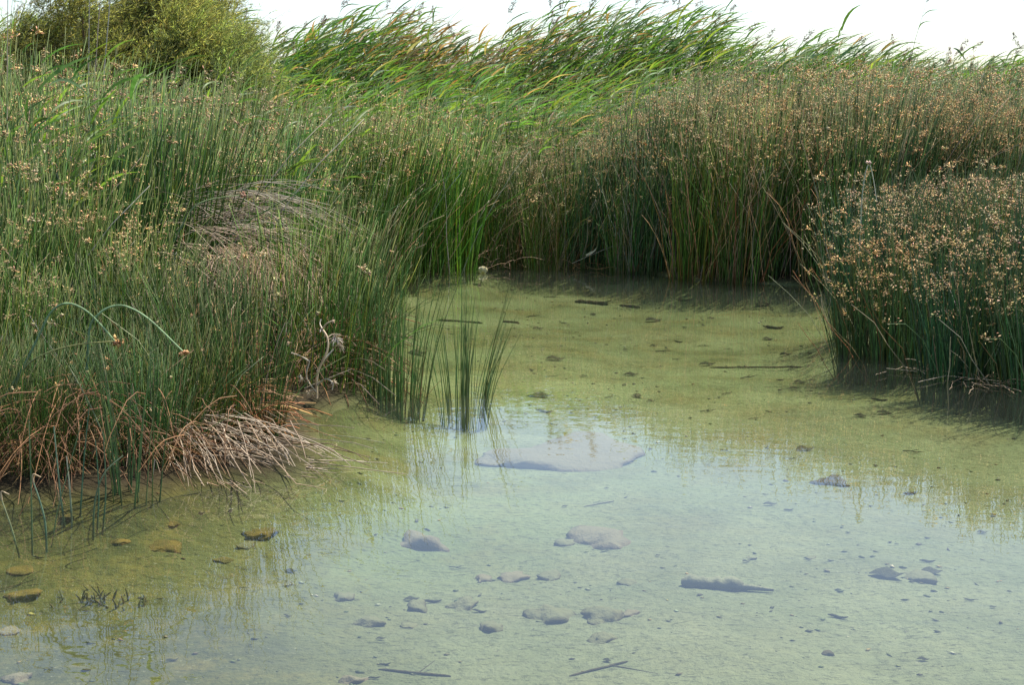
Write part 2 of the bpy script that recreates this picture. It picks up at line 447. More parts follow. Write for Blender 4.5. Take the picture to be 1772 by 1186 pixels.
def clump_meshes(n, radius, h0, h1, spread, green, r=.0032, heads=.4, dead=.12, rust=.1, wind=.06, sides=3, k=6, thatch=0, head_size=.034, base_col=(.12, .10, .035), bent=.05):
    """returns (stems, dead stems, flower heads) meshes of one clump with its foot at the origin"""
    rr = radius * np.sqrt(rng.uniform(0, 1, n)); aa = rng.uniform(0, 2 * PI, n)
    base = np.stack([rr * np.cos(aa), rr * np.sin(aa), np.full(n, -.25)], -1)
    h = (h0 + (h1 - h0) * rng.beta(1.5, 1.5, n)) + .25
    lean = base[:, :2] / radius * spread * (h[:, None] * .5) + rng.normal(0, .07, (n, 2)) * h[:, None]
    lean[:, 0] += wind * h
    bent_m = rng.uniform(0, 1, n) < bent
    lean[bent_m] *= rng.uniform(2, 4, (bent_m.sum(), 1))
    sag = np.where(bent_m, rng.uniform(.15, .5, n), .02)
    P = stem_paths(base, h, lean, k, 0)
    t = np.linspace(0, 1, k)
    P[:, :, 2] -= (sag[:, None] * h[:, None] * t[None] ** 3)
    P[:, 1:, :2] += rng.normal(0, .006, (n, k - 1, 2))
    gc = tint(green, n, .36)
    yel = rng.uniform(0, 1, n) < .13
    gc[yel] = gc[yel] * np.array([1.9, 1.25, .8])
    C = np.repeat(gc[:, None, :], k, 1)
    w0 = np.clip(1 - t / .22, 0, 1)[None, :, None]
    C = C * (1 - w0 * .75) + np.asarray(base_col) * w0 * .75
    wt = np.clip((t - .9) / .1, 0, 1)[None, :, None]
    C = C * (1 - wt * .22) + np.asarray(STRAW) * wt * .22
    rad = (r * rng.uniform(.7, 1.3, n))[:, None] * (1 - .72 * t ** 1.5)[None]
    ms = MB(); ms.tubes(P, rad, C, sides)
    md = MB(); nd = max(3, int(n * dead))
    rr = radius * 1.05 * np.sqrt(rng.uniform(0, 1, nd)); aa = rng.uniform(0, 2 * PI, nd)
    base = np.stack([rr * np.cos(aa), rr * np.sin(aa), np.full(nd, -.15)], -1)
    hd = rng.uniform(.45, .95, nd) * h1
    ld = rng.normal(0, .24, (nd, 2)) * hd[:, None] + base[:, :2] / radius * .22 * hd[:, None]
    ld[:, 0] += .1 * hd
    Pd = stem_paths(base, hd, ld, k, 0, 1.3); Pd[:, :, 2] -= (rng.uniform(0, .3, nd)[:, None] * hd[:, None] * t[None] ** 3)
    Pd[:, 1:, :2] += rng.normal(0, .012, (nd, k - 1, 2))
    cd = np.where((rng.uniform(0, 1, nd) < rust)[:, None], tint(RUST, nd, .3), np.where((rng.uniform(0, 1, nd) < .5)[:, None], tint(STRAW, nd, .25), tint(GREY, nd, .25)))
    md.tubes(Pd, (r * rng.uniform(.6, 1.1, nd))[:, None] * (1 - .6 * t)[None], np.repeat(cd[:, None, :], k, 1), sides)
    if thatch:
        nd = thatch
        aa = rng.uniform(0, 2 * PI, nd); rr = radius * rng.uniform(.1, 1.0, nd)
        b = np.stack([rr * np.cos(aa), rr * np.sin(aa), rng.uniform(-.05, .22, nd)], -1)
        L = rng.uniform(.15, .45, nd)
        a2 = aa + rng.normal(0, .8, nd)
        d = np.stack([np.cos(a2), np.sin(a2), rng.normal(.35, .5, nd)], -1)
        tt = np.linspace(0, 1, 4)[None, :, None]
        Pt = b[:, None] + nrm(d)[:, None] * L[:, None, None] * tt
        Pt[:, :, 2] -= (L[:, None] * .45 * tt[..., 0] ** 2)
        md.tubes(Pt, r * .75, np.repeat(np.where((rng.uniform(0, 1, nd) < .65)[:, None], tint(RUST, nd, .3), tint(STRAW, nd, .3))[:, None, :], 4, 1), 3)
    mh = None
    nh = int(n * heads)
    if nh:
        mh = MB()
        hp = h + rng.normal(0, .25, n) * (h1 - h0)
        sel = np.argsort(-hp)[:int(n * .8)]; sel = rng.permutation(sel)[:nh]; nh = len(sel)
        f = rng.uniform(.86, .99, nh) * (k - 1)
        i0 = np.minimum(f.astype(int), k - 2); fr_ = (f - i0)[:, None]
        Q = P[sel, i0] * (1 - fr_) + P[sel, i0 + 1] * fr_
        D = nrm(P[sel, -1] - P[sel, -2]) * .3 + rng.normal(0, .5, (nh, 3))
        head_cluster(mh, Q, D, rng.uniform(.3, 1.0, nh) ** 1.5 * 1.5 * head_size, 15)
    return ms.mesh('stems'), md.mesh('dead_stems'), (mh.mesh('flower_heads') if mh else None)

def place_clump(protos, x, y, label, group=None, rz=None, s=1.0, z=None, name='rush_clump', cat='rush'):
    p = protos[rng.integers(len(protos))]
    t = thing(name, (x, y, hz(x, y) if z is None else z), label, cat, group, rng.uniform(-.5, .5) if rz is None else rz, s)
    obj('stems', p[0], M_STEM, t, 'stuff')
    obj('dead_stems', p[1], M_DEAD, t, 'stuff')
    if p[2] is not None: obj('flower_heads', p[2], M_SEED, t, 'stuff')
    return t

HV = (.55, .2, .42, .3)          # some clumps flower freely, others hardly
tall = [clump_meshes(165, .30, .95, 1.75, .2, G_DARK, .0049, hv * 1.35, .22, .3, .08, head_size=.075) for hv in HV]
browny = [clump_meshes(150, .30, .8, 1.6, .22, G_MID, .0046, hv * 1.2, .5, .25, .08, head_size=.070) for hv in HV]
fresh = [clump_meshes(155, .28, .6, 1.3, .22, G_FRESH, .0050, hv * .6, .10, .15, .05, bent=.008, head_size=.062) for hv in HV]
mixed = [clump_meshes(150, .30, .8, 1.45, .26, G_MID, .0048, hv * .7, .12, .25, .06, head_size=.070) for hv in HV]
bluish = [clump_meshes(210, .21, .45, 1.16, .30, G_BLUE, .0044, hv * 1.0, .08, .15, .03, sides=4, bent=.01, head_size=.060) for hv in (.5, .25, .38)]
short = [clump_meshes(90, .26, .35, .75, .35, G_MID, .0034, .04, .3, .3, .05, thatch=60, head_size=.03) for _ in range(3)]
spiky = [clump_meshes(290, .27, .35, 1.05, .46, (.060, .118, .028), .0034, .015, .12, .4, .06, sides=3, thatch=260, head_size=.035, base_col=(.13, .075, .032)) for _ in range(4)]

def inside_view(x, y, m=.35): return abs(x) < y * .43 + m
def try_row(protos_fn, pts, label, group, smin=.9, smax=1.1, hscale=None):
    for (x, y) in pts:
        place_clump(protos_fn(x, y), x, y, label, group, s=rng.uniform(smin, smax) * (hscale(x, y) if hscale else 1))

# far bank: rows of tall rushes that follow the shore, from the middle to the right edge
def shore_far(x):
    xs = [-1.4, -1.1, -.6, 0, .5, 1.0, 1.5, 2.2, 3.0, 6.5]
    ys = [11.0, 12.0, 12.2, 12.75, 12.7, 12.6, 12.1, 11.7, 11.35, 11.2]
    return float(np.interp(x, xs, ys))
def right_h(x, y): return float(np.interp(x, [-1, .4, 1.1, 1.7, 3, 5], [.95, .97, 1.0, 1.15, 1.2, 1.14]))
ORD = ['first', 'second', 'third', 'fourth', 'fifth', 'sixth', 'seventh', 'eighth', 'ninth', 'tenth', 'eleventh', 'twelfth', 'thirteenth', 'fourteenth', 'fifteenth', 'sixteenth', 'seventeenth', 'eighteenth']
k_front = 0
for row in range(7):
    n = 17 if row < 3 else 14
    for i in range(n):
        x = -.35 + (i + .5 * (row % 2)) * (6.3 / n) + rng.normal(0, .06)
        y = shore_far(x) + .06 + row * .38 + rng.normal(0, .07)
        if (x > 3.6 or x < -.08) and row == 0: continue
        if not inside_view(x, y): continue
        protos = browny if (x < 1.25 and rng.uniform() < .75) or rng.uniform() < .2 else tall
        low = float(np.interp(x, [1.0, 1.8], [[.86, .92, .96, 1, 1, 1, 1][row], 1]))
        s = right_h(x, y) * low * rng.uniform(.80, 1.12)
        if row == 0:
            lab, grp = (ORD[k_front] + ' rush clump from the whitish lump along the far water edge', 'rush clumps along the far water edge'); k_front += 1
        else: lab, grp = ('brown-headed rush clump massed behind the far bank front row', 'rush clumps massed on the far bank')
        place_clump(protos, x, y, lab, grp, s=s)
# fresh green clumps at the far left corner of the pond
for i, (px, py) in enumerate([(655, 492), (690, 478), (725, 474), (765, 474), (762, 470), (668, 470), (710, 462), (750, 460), (775, 456), (600, 500), (620, 478)]):
    g = G(px, py)
    place_clump(fresh, g[0], g[1] + .12, 'bright green rush clump at the pond corner by the whitish lump', 'fresh green rushes at the far left corner', s=rng.uniform(1.12, 1.34))

# left side: rushes from the pond edge back to the reeds
cand = []
for row in range(16):
    y = 6.9 + row * .46
    x = -y * .43 - .4
    while x < 0:
        cand.append((x + rng.normal(0, .07), y + rng.normal(0, .08))); x += .50
for (x, y) in cand:
    d = signed(np.array([x]), np.array([y]))[0]
    if d < .12 or x > -.55 + (y - 12) * .3 and y > 12: continue
    if not inside_view(x, y): continue
    if y < 8.8 and abs(x + .22 * y) < .5: continue
    pxc = CX + FPX * x / y
    if y < 7.75 or (y < 9.9 and pxc > 452):
        if y < 8.9 and rng.uniform() < (.75 if pxc > 452 else .5): place_clump(short if rng.uniform() < .7 else spiky, x, y, 'low rush clump in the hollow behind the foreground tussocks', 'low rushes in the hollow of the left bank', s=rng.uniform(.75, 1.1))
        continue
    if rng.uniform() < .24: continue
    hs = float(np.interp(y, [7.7, 9, 10, 12, 13], [1.12, 1.2, 1.22, 1.27, 1.3])) * float(np.interp(pxc, [100, 330, 460], [1.05, .98, .95]))
    protos = mixed if rng.uniform() < (.8 if pxc < 480 else .3) else fresh
    if protos is fresh: hs *= 1.1
    if y < 9: lab, grp = ('green rush clump on the left bank behind the foreground tussocks', 'rush clumps in the middle of the left bank')
    else: lab, grp = ('brown-headed rush clump on the left bank in front of the tamarisks', 'rush clumps at the back of the left bank')
    place_clump(protos, x, y, lab, grp, s=hs * rng.uniform(.7, 1.18))

# clumps standing at the left pond edge (middle distance)
for px, py, s, lab in [(470, 672, .95, 'green rush clump behind the dry weed at the left pond edge'),
                       (528, 682, 1.0, 'green rush clump right of the dry weed at the left pond edge'),
                       (572, 678, .9, 'green rush clump beside the two small water tufts'),
                       (520, 640, 1.1, 'tall green rush clump behind the dry weed'),
                       (575, 618, 1.0, 'tall green rush clump in the left pond inlet')]:
    g = G(px, py)
    place_clump(short if py > 650 else fresh, g[0], g[1], lab, 'rushes at the left pond edge', s=s * (1.25 if py > 650 else .75))

# right bank clumps
for px, py, s, lab in [(1480, 612, .9, 'bluish green rush clump at the left end of the right bank'),
                       (1548, 622, 1.0, 'bluish green rush clump second from the left on the right bank'),
                       (1636, 650, 1.02, 'bluish green rush clump jutting into the water on the right bank'),
                       (1712, 656, 1.0, 'bluish green rush clump with bare straw at its foot near the right edge'),
                       (1780, 672, 1.0, 'bluish green rush clump cut by the right edge of the picture')]:
    g = G(px, py)
    place_clump(bluish, g[0] + .10, g[1] + .04, lab, 'rush clumps on the right bank', s=s)
for px, py in [(1500, 580), (1580, 590), (1660, 600), (1740, 615), (1800, 630), (1530, 562), (1620, 572), (1700, 578), (1780, 590), (1590, 552), (1680, 556), (1760, 562)]:
    g = G(px, py)
    place_clump(bluish, g[0], g[1] + .1, 'bluish green rush clump behind the front ones on the right bank', 'rush clumps at the back of the right bank', s=rng.uniform(.96, 1.08))

# foreground left: spiky dark tussocks
spots = [(-2.15, 5.25), (-1.72, 5.45), (-1.32, 5.6), (-2.45, 5.7), (-2.0, 5.85), (-1.6, 5.95), (-2.75, 6.15), (-2.3, 6.3), (-1.85, 6.4), (-2.65, 6.65), (-2.1, 6.75), (-2.95, 6.9), (-2.5, 5.2), (-2.3, 4.98), (-1.95, 5.0), (-1.58, 5.12), (-2.08, 5.4), (-1.5, 5.35)]
spots.sort()
front_i = 0
for i, (x, y) in enumerate(spots):
    front = y < 5.7
    front_i += front
    place_clump(spiky, x, y, 'spiky dark green foreground tussock with rusty base, ' + ORD[front_i - 1] + ' from the left edge' if front else 'spiky dark green tussock behind the foreground ones at left',
                'spiky tussocks at the left front edge' if front else 'spiky tussocks behind the left front edge', rz=rng.uniform(0, 6.28), s=(rng.uniform(.55, 1.0) if front else rng.uniform(.6, .92)), name='rush_tussock', cat='tussock')

for x, y, sc in [(-2.55, 6.35, .86), (-2.2, 6.55, .8), (-1.95, 6.2, .72), (-2.75, 5.85, .78), (-2.35, 5.75, .66), (-2.9, 6.6, .95), (-2.5, 6.85, .95)]:
    place_clump(mixed if rng.uniform() < .7 else fresh, x, y, 'looser rush clump rising among the spiky left tussocks', 'loose rushes among the left tussocks', s=sc)

# ------------------------------------------------------------------ single stems and tufts whose stems can be told apart
def path_mesh(pts, r0, r1, col0, col1, sides=6, sub=4):
    """one tapering stem through the given points (smoothed)"""
    pts = np.asarray(pts, float)
    k = len(pts)
    if k > 2:
        ex = np.concatenate([[2 * pts[0] - pts[1]], pts, [2 * pts[-1] - pts[-2]]])
        out = []
        for i in range(1, k):
            p0, p1, p2, p3 = ex[i - 1], ex[i], ex[i + 1], ex[i + 2]
            for s in np.linspace(0, 1, sub, endpoint=False):
                out.append(.5 * ((2 * p1) + (-p0 + p2) * s + (2 * p0 - 5 * p1 + 4 * p2 - p3) * s * s + (-p0 + 3 * p1 - 3 * p2 + p3) * s ** 3))
        out.append(pts[-1]); pts = np.array(out)
    else:
        pts = pts[0] + (pts[1] - pts[0]) * np.linspace(0, 1, 5)[:, None]
    t = np.linspace(0, 1, len(pts))
    m = MB()
    C = np.asarray(col0) * (1 - t[:, None]) + np.asarray(col1) * t[:, None]
    m.tubes(pts[None], (r0 + (r1 - r0) * t)[None], C[None], sides)
    return m
def tuft(name, px, py, n, radius, h0, h1, spread, green, label, rusty=.12, zoff=0.0):
    g = G(px, py); zb = hz(g[0], g[1])
    t = thing(name, (g[0], g[1], zb), label, 'rush')
    for i in range(n):
        a = rng.uniform(0, 2 * PI); q = radius * math.sqrt(rng.uniform())
        b = np.array([q * math.cos(a) * 1.25, q * math.sin(a) * .8, -.03])
        h = rng.uniform(h0, h1) - zb
        ln = np.array([b[0] / radius * spread * h + rng.normal(0, .065) * h + .02, b[1] / radius * spread * h * .7 + rng.normal(0, .05) * h])
        isr = rng.uniform() < rusty
        if isr: h *= rng.uniform(.3, .7)
        mid = b + np.array([ln[0] * .35, ln[1] * .35, h * .5]) + rng.normal(0, .006, 3)
        tip = b + np.array([ln[0], ln[1], h])
        c = tint(RUST if isr else green, 1, .22)[0]
        obj('stem', path_mesh([b, mid, tip], rng.uniform(.0022, .0040), .0009, c * .9 + np.array([.02, .005, 0]), c * .9 + np.array([.03, .02, .0])), M_STEM, t)
    return t
tuft('rush_tuft', 684, 686, 110, .13, .30, .86, .14, (.085, .185, .06), 'small rush tuft with rusty stems standing in the water left of its twin', .14)
tuft('rush_tuft', 802, 684, 62, .10, .32, .72, .2, (.080, .175, .065), 'sparse upright rush tuft standing alone in open water', .0)
tuft('rush_tuft', 236, 868, 20, .085, .50, 1.0, .10, G_BLUE, 'tuft of thick green stems rising from water at the left front', .05)
tuft('rush_tuft', 640, 668, 60, .14, .4, 1.05, .10, (.085, .185, .05), 'thin rush tuft just behind the two water tufts', .1)

# low submerged shoots round the single stems
def shoots(px, py, n, label):
    g = G(px, py); zb = hz(g[0], g[1])
    t = thing('sprout_tuft', (g[0], g[1], zb), label, 'sprouts')
    m = MB()
    a = rng.uniform(0, 2 * PI, n); q = rng.uniform(0, .11, n)
    b = np.stack([q * np.cos(a) * 1.6, q * np.sin(a), np.full(n, -.01)], -1)
    h = rng.uniform(.012, .06, n)
    P = stem_paths(b, h, rng.normal(0, .018, (n, 2)), 4)
    m.tubes(P, np.array([.005, .0045, .004, .002])[None], tint((.075, .08, .022), n, .3)[:, None, :], 4)
    obj('shoots', m, M_STEM, t, 'stuff')
shoots(165, 955, 40, 'dark short shoots under water beside the single stems')
GS = (.085, .145, .075)
def single(pts, Y, label, r=.0042, c0=GS, c1=GS, head=None, tipcol=None, name='single_rush'):
    """a single stem whose points are read at one distance; the first is its foot on the bed or in the tussock"""
    P = []
    for i, p in enumerate(pts):
        yy = Y if len(p) == 2 else p[2]
        P.append(at(p[0], p[1], yy))
    P = np.array(P)
    t = thing(name, tuple(P[0]), label, 'rush stem', 'single rush stems in the left foreground' if Y < 6 else None)
    st = obj('stem', path_mesh(P - P[0], r, r * .55, c0, c1), M_STEM, t)
    if head is not None:
        m = MB()
        size, col, nsp = head
        head_cluster(m, (P[-1] - P[0])[None], nrm((P[-1] - P[-2])[None]), [size], nsp, col, .42)
        obj('flower_head', m, M_SEED, st)
    if tipcol is not None:
        d = nrm((P[-1] - P[-2])[None])[0]
        obj('broken_tip', path_mesh([P[-1] - P[0], P[-1] - P[0] + d * .02 + np.array([.006, 0, .012]), P[-1] - P[0] + np.array([.028, 0, .02])], r * .9, r * .5, tipcol, tipcol), M_DEAD, st)
    return t
def Yb(px, py): return float(G(px, py, -.06)[1])
STR = (.42, .33, .22); PGR = (.22, .27, .17)
single([(34, 966), (20, 915), (3, 866)], Yb(34, 966), 'short leaning stem with broken tan tip at the left edge', c1=PGR, tipcol=STR)
single([(56, 962), (54, 850), (50, 727)], Yb(56, 962), 'straight thin green stem second from the left edge', r=.0036)
single([(81, 957), (78, 905), (69, 868), (58, 836)], Yb(81, 957), 'short curved stem with hooked straw tip in front water', c1=PGR, tipcol=STR)
single([(89, 948), (96, 905), (103, 870), (125, 790), (140, 735)], Yb(89, 948), 'thin dark stem crossing behind the hooked one', r=.0024)
single([(112, 912), (104, 850), (93, 738)], Yb(112, 912), 'upright pale-tipped stem above the underwater shoots', c1=PGR)
single([(109, 904), (103, 870), (98, 835)], Yb(109, 904) + .02, 'short pale stub beside the upright pale-tipped stem', c0=PGR, c1=STR, r=.0036)
single([(125, 912), (121, 850), (115, 790)], Yb(125, 912), 'mid-height stem with brown broken top over the shoots', c1=STR)
single([(138, 906), (145, 800), (154, 707)], Yb(138, 906), 'tall stem leaning right over the underwater shoots', r=.0038)
single([(161, 936), (163, 880), (172, 838), (187, 812), (213, 789)], Yb(161, 936), 'stem curving right to a bent tip over the shoots', c1=PGR)
single([(168, 922), (171, 850), (165, 761)], Yb(168, 922), 'straight stem just right of the curving one', r=.0036)
single([(177, 926), (183, 850), (179, 755)], Yb(177, 926), 'straight stem farthest right over the underwater shoots', r=.0036)
single([(233, 870), (190, 780), (155, 700), (122, 640)], Yb(233, 870), 'long grey-green stem slanting up left from the thick tuft', r=.005, c0=GS, c1=PGR)
single([(226, 860), (205, 760), (172, 595)], Yb(226, 860), 'long pale stem slanting steeply from the thick tuft', r=.005, c0=GS, c1=PGR)
single([(256, 876), (262, 840), (268, 795)], Yb(256, 876), 'short whitish dead stem at the right of the thick tuft', r=.0036, c0=(.5, .48, .4), c1=(.42, .4, .33))
# arching stems with brown heads
single([(-30, 760), (0, 701), (40, 636), (68, 580), (88, 541), (115, 525), (146, 536), (172, 560), (200, 592)], 5.0, 'long arching stem with brown flower head hanging at its end', r=.0064, c0=GS, c1=(.32, .40, .18), head=(.032, (.46, .27, .13), 26))
single([(150, 640), (155, 570), (169, 546), (190, 532), (217, 530), (257, 552), (318, 610)], 5.02, 'arching stem right of its twin bowing down to a small brown head', r=.006, c0=GS, c1=(.34, .42, .2), head=(.022, (.48, .28, .13), 18))
single([(20, 680), (47, 632), (90, 608), (140, 596), (196, 591)], 4.98, 'yellowish stem bowing low to meet the hanging brown head', r=.0046, c0=GS, c1=(.34, .36, .15))
single([(300, 420), (330, 365), (360, 346), (418, 337)], 7.4, 'pale stem bowing right to a pinkish seed head before the dry tuft', r=.005, c0=GS, c1=(.3, .36, .16), head=(.022, (.5, .3, .2), 20))
bent_stem = single([(1484, 520), (1488, 420), (1493, 330), (1503, 284), (1511, 308), (1517, 348)], 8.3, 'whitish bent stem with pale head rising above the right bank', r=.0046, c0=(.2, .28, .2), c1=(.55, .56, .48))
m = MB(); pp = at(1503, 283, 8.3) - at(1484, 520, 8.3)
head_cluster(m, pp[None], np.array([[0, 0, 1.]]), [.018], 30, (.62, .5, .4), .4)
obj('seed_head', m, M_SEED, bent_stem)['label'] = 'white fluffy seed head at the bend'
single([(1432, 560), (1440, 480), (1428, 420)], 8.3, 'grey dead stem leaning left beside the right bank', r=.004, c0=GREY, c1=GREY)
single([(1452, 602), (1425, 540), (1421, 505)], 8.2, 'pale stem leaning out over the water from the right bank', r=.004, c0=PGR, c1=(.55, .5, .42))
single([(1458, 606), (1432, 550), (1418, 500)], 8.15, 'greyish stem leaning out left of the right bank', r=.0036, c0=PGR, c1=PGR)
single([(1470, 560), (1452, 500), (1424, 478)], 8.2, 'whitish leaning dead stalk at the left side of the right bank', r=.0032, c0=GREY, c1=(.5, .45, .4))
# collapsed dead rushes that fan out over the water
def fan(origin, n, az0, az1, l0, l1, label, rise, drop, r=.0022, cols=((.50, .42, .33), (.36, .24, .14)), w=.16, green=0):
    t = thing('dead_rush_tuft', tuple(origin), label, 'dead rushes')
    m = MB()
    az = rng.uniform(az0, az1, n); L = rng.uniform(l0, l1, n)
    el = rng.normal(rise, .16, n)
    b = np.stack([rng.normal(0, w, n), rng.normal(0, w * .7, n), rng.uniform(-.16, .10, n)], -1)
    d = np.stack([np.cos(az) * np.cos(el), np.sin(az) * np.cos(el), np.sin(el)], -1)
    s = np.linspace(0, 1, 6)[None, :, None]
    P = b[:, None] + d[:, None] * L[:, None, None] * s
    P[:, :, 2] -= rng.uniform(.6, 1.3, n)[:, None] * drop * L[:, None] * s[..., 0] ** 1.8
    P[:, 1:] += rng.normal(0, .004, (n, 5, 3))
    zw = origin[2]
    P[:, :, 2] = np.maximum(P[:, :, 2], .012 - zw + rng.uniform(0, .01, (n, 1)))
    k = rng.uniform(0, 1, n)[:, None]
    C = np.asarray(cols[0]) * k + np.asarray(cols[1]) * (1 - k)
    C = C * rng.normal(1, .2, (n, 1)).clip(.5, 1.5)
    m.tubes(P, (r * rng.uniform(.7, 1.4, n))[:, None] * np.array([1, .95, .9, .8, .7, .5])[None], np.repeat(C[:, None], 6, 1), 4)
    obj('stems', m, M_DEAD, t, 'stuff')
    return t
o = at(350, 752, 5.3); fan(o, 170, -1.3, .2, .25, .56, 'collapsed fan of pale dead stems drooping into the water at left', .02, .32, r=.0026, cols=((.43, .37, .29), (.22, .155, .10)))
o = at(330, 770, 5.2); fan(o, 46, -1.3, -.6, .2, .42, 'few dark straw stems hanging over the shaded water by the thick tuft', .0, .75)
o = at(250, 740, 5.15); fan(o, 60, -2.4, -.3, .15, .4, 'brown thatch of dead stems behind the thick-stemmed tuft', .3, .9, cols=((.26, .15, .075), (.13, .068, .034)), w=.2)
o = at(85, 700, 5.0); fan(o, 120, -2.6, -.4, .2, .5, 'rusty brown thatch of dead stems at the left foreground', .3, .9, cols=((.28, .15, .07), (.14, .07, .034)), w=.24)
o = at(350, 360, 7.9); fan(o, 95, -.7, .3, .4, .95, 'big dry tuft of greyish straw leaning right on the left bank', .42, .55, r=.0026, cols=((.46, .38, .28), (.27, .19, .12)), w=.19)
o = at(372, 415, 7.6); fan(o, 80, -.9, .1, .35, .8, 'second sheaf of dry straw drooping right below the big dry tuft', .25, .5, r=.0025, cols=((.48, .39, .30), (.28, .20, .13)), w=.17)
o = at(432, 450, 7.45); fan(o, 330, -1.9, .3, .2, .6, 'lower pinkish straw heap under the big dry tuft', -.2, .5, cols=((.5, .36, .26), (.36, .24, .14)), w=.16)
o = at(1595, 655, 7.35); fan(o, 16, -2.6, -.6, .15, .35, 'loose tan straws lying at the foot of the right bank', .1, .6)
o = at(1735, 665, 7.0); fan(o, 40, -2.6, -.4, .2, .45, 'grey straw tangle at the waterline near the right edge', .45, .8)
o = at(862, 440, 12.75); fan(o, 34, -2.9, -.2, .15, .4, 'tangle of pinkish dead straw beside the whitish lump', .35, .6, cols=((.5, .36, .28), (.36, .25, .17)), w=.2)
o = at(1010, 450, 12.7); fan(o, 16, -2.9, -.2, .3, .7, 'rusty broken straws at the foot of the far rushes', .6, .7, cols=((.42, .2, .08), (.4, .3, .2)), w=.2)

# long single straws
for (a, b, Yv, lab) in [((470, 700), (606, 640), 6.5, 'long grey straw slanting over the water before the dry weed'),
                        ((548, 752), (665, 767), 5.9, 'whitish straw lying out over the water beyond the dead fan'),
                        ((990, 456), (1090, 415), 12.5, 'long pale straw leaning against the foot of the far rushes'),
                        ((1300, 462), (1308, 430), 12.2, 'thin whitish straw hanging before the dark far rushes')]:
    A, B = at(*a, Yv), at(*b, Yv)
    t = thing('straw', tuple(A), lab, 'straw')
    obj('stalk', path_mesh([B * 0, (B - A) * .5 + np.array([0, 0, .008]), B - A], .0032, .0016, (.44, .38, .28), (.5, .45, .38), 5), M_DEAD, t)

# ------------------------------------------------------------------ dry weed at the left pond edge
def dry_weed():
    Yw = 6.3
    foot = at(548, 690, Yw)
    t = thing('dry_weed', tuple(foot), 'dry leafless weed with pale curled seed heads at the left pond edge', 'weed')
    W0, W1 = (.46, .38, .29), (.56, .48, .38)
    def br(pts, r, nm='branch'):
        P = np.array([at(x, y, Yw + dy) for x, y, dy in pts]) - foot
        obj(nm, path_mesh(P, r * 1.25, r * .8, W0, W1, 5), M_DEAD, t); return P[-1]
    br([(548, 690, 0), (550, 645, 0), (566, 608, -.02), (566, 585, -.02), (558, 570, 0)], .006, 'stem')
    br([(549, 644, 0), (562, 622, .03), (578, 604, .05)], .005)
    br([(558, 570, 0), (565, 561, -.03), (577, 555, -.04)], .004)
    br([(558, 570, 0), (554, 560, .03), (556, 552, .04)], .0035)
    br([(535, 627, -.04), (520, 618, -.06), (503, 612, -.05)], .0045)
    br([(548, 680, 0), (530, 655, -.03), (535, 627, -.04)], .004)
    br([(548, 668, 0), (562, 657, -.03), (575, 664, -.05), (574, 676, -.05)], .004)
    br([(566, 585, 0), (577, 578, .03), (590, 580, .02)], .003)
    for px, py, dy, sz, nn in [(580, 585, .03, .042, 60), (588, 600, .02, .03, 36), (577, 555, -.04, .014, 10), (555, 572, 0, .016, 12), (498, 594, -.05, .02, 14), (503, 612, -.05, .016, 10), (576, 662, -.05, .024, 18), (520, 655, -.05, .026, 18), (533, 680, -.06, .03, 22)]:
        m = MB(); c = at(px, py, Yw + dy) - foot
        d = nrm(rng.normal(size=(nn, 3)) + np.array([.5, 0, .3]))
        s = np.linspace(0, 1, 4)[None, :, None]
        P = c + d[:, None] * rng.uniform(.5, 1.3, (nn, 1, 1)) * sz * s
        P[:, :, 2] -= (sz * .5 * s[..., 0] ** 2)
        m.tubes(P, .0017, tint((.55, .44, .34), nn, .2)[:, None], 3)
        obj('seed_head', m, M_DEAD, t)
dry_weed()

# ------------------------------------------------------------------ reeds
def reed_geometry(n, h, k=6):
    """stalk paths with the foot at the origin, bent by the wind towards +X"""
    t = np.linspace(0, 1, k)
    bend = rng.uniform(.10, .26, n)
    P = np.zeros((n, k, 3))
    P[:, :, 0] = (h * bend)[:, None] * t[None] ** 2.1 + rng.normal(0, .03, n)[:, None] * h[:, None] * t[None]
    P[:, :, 1] = rng.normal(0, .04, n)[:, None] * h[:, None] * t[None]
    P[:, :, 2] = h[:, None] * (t - .06 * t ** 3)[None]
    return P
def leaf_paths(n, L, k=7, calm=0.0):
    """blade paths from the origin: rise along the stalk, then stream down-wind"""
    s = np.linspace(0, 1, k - 0)
    az = rng.normal(0, .75 + calm, n)
    up0 = rng.uniform(.7, 1.6, n); up1 = rng.uniform(-.35, .55, n)
    P = np.zeros((n, k, 3))
    for i in range(1, k):
        f = s[i]
        el = up0 * (1 - f) ** 1.3 + up1 * (1 - (1 - f) ** 1.3)
        a = az * (1 - .55 * f)
        d = nrm(np.stack([np.cos(a), np.sin(a), el], -1))
        P[:, i] = P[:, i - 1] + d * (L / (k - 1))[:, None]
    side = np.stack([-np.sin(az), np.cos(az), rng.normal(0, .6, n)], -1)
    return P, side
LW = np.array([.45, .8, 1.0, .92, .72, .42, .04])
R_GREEN = (.125, .235, .045); R_BLUE = (.078, .165, .052); R_YEL = (.20, .265, .055); R_DRY = (.42, .30, .17); R_BROWN = (.30, .17, .09)
def reed_colors(n, dry):
    r = rng.uniform(0, 1, n)[:, None]
    c = np.where(r < .55, tint(R_GREEN, n, .2), np.where(r < .86, tint(R_BLUE, n, .2), tint(R_YEL, n, .2)))
    dr = rng.uniform(0, 1, n)[:, None] < np.asarray(dry).reshape(-1, 1)
    return np.where(dr, np.where(rng.uniform(0, 1, n)[:, None] < .55, tint(R_DRY, n, .2), tint(R_BROWN, n, .2)), c)
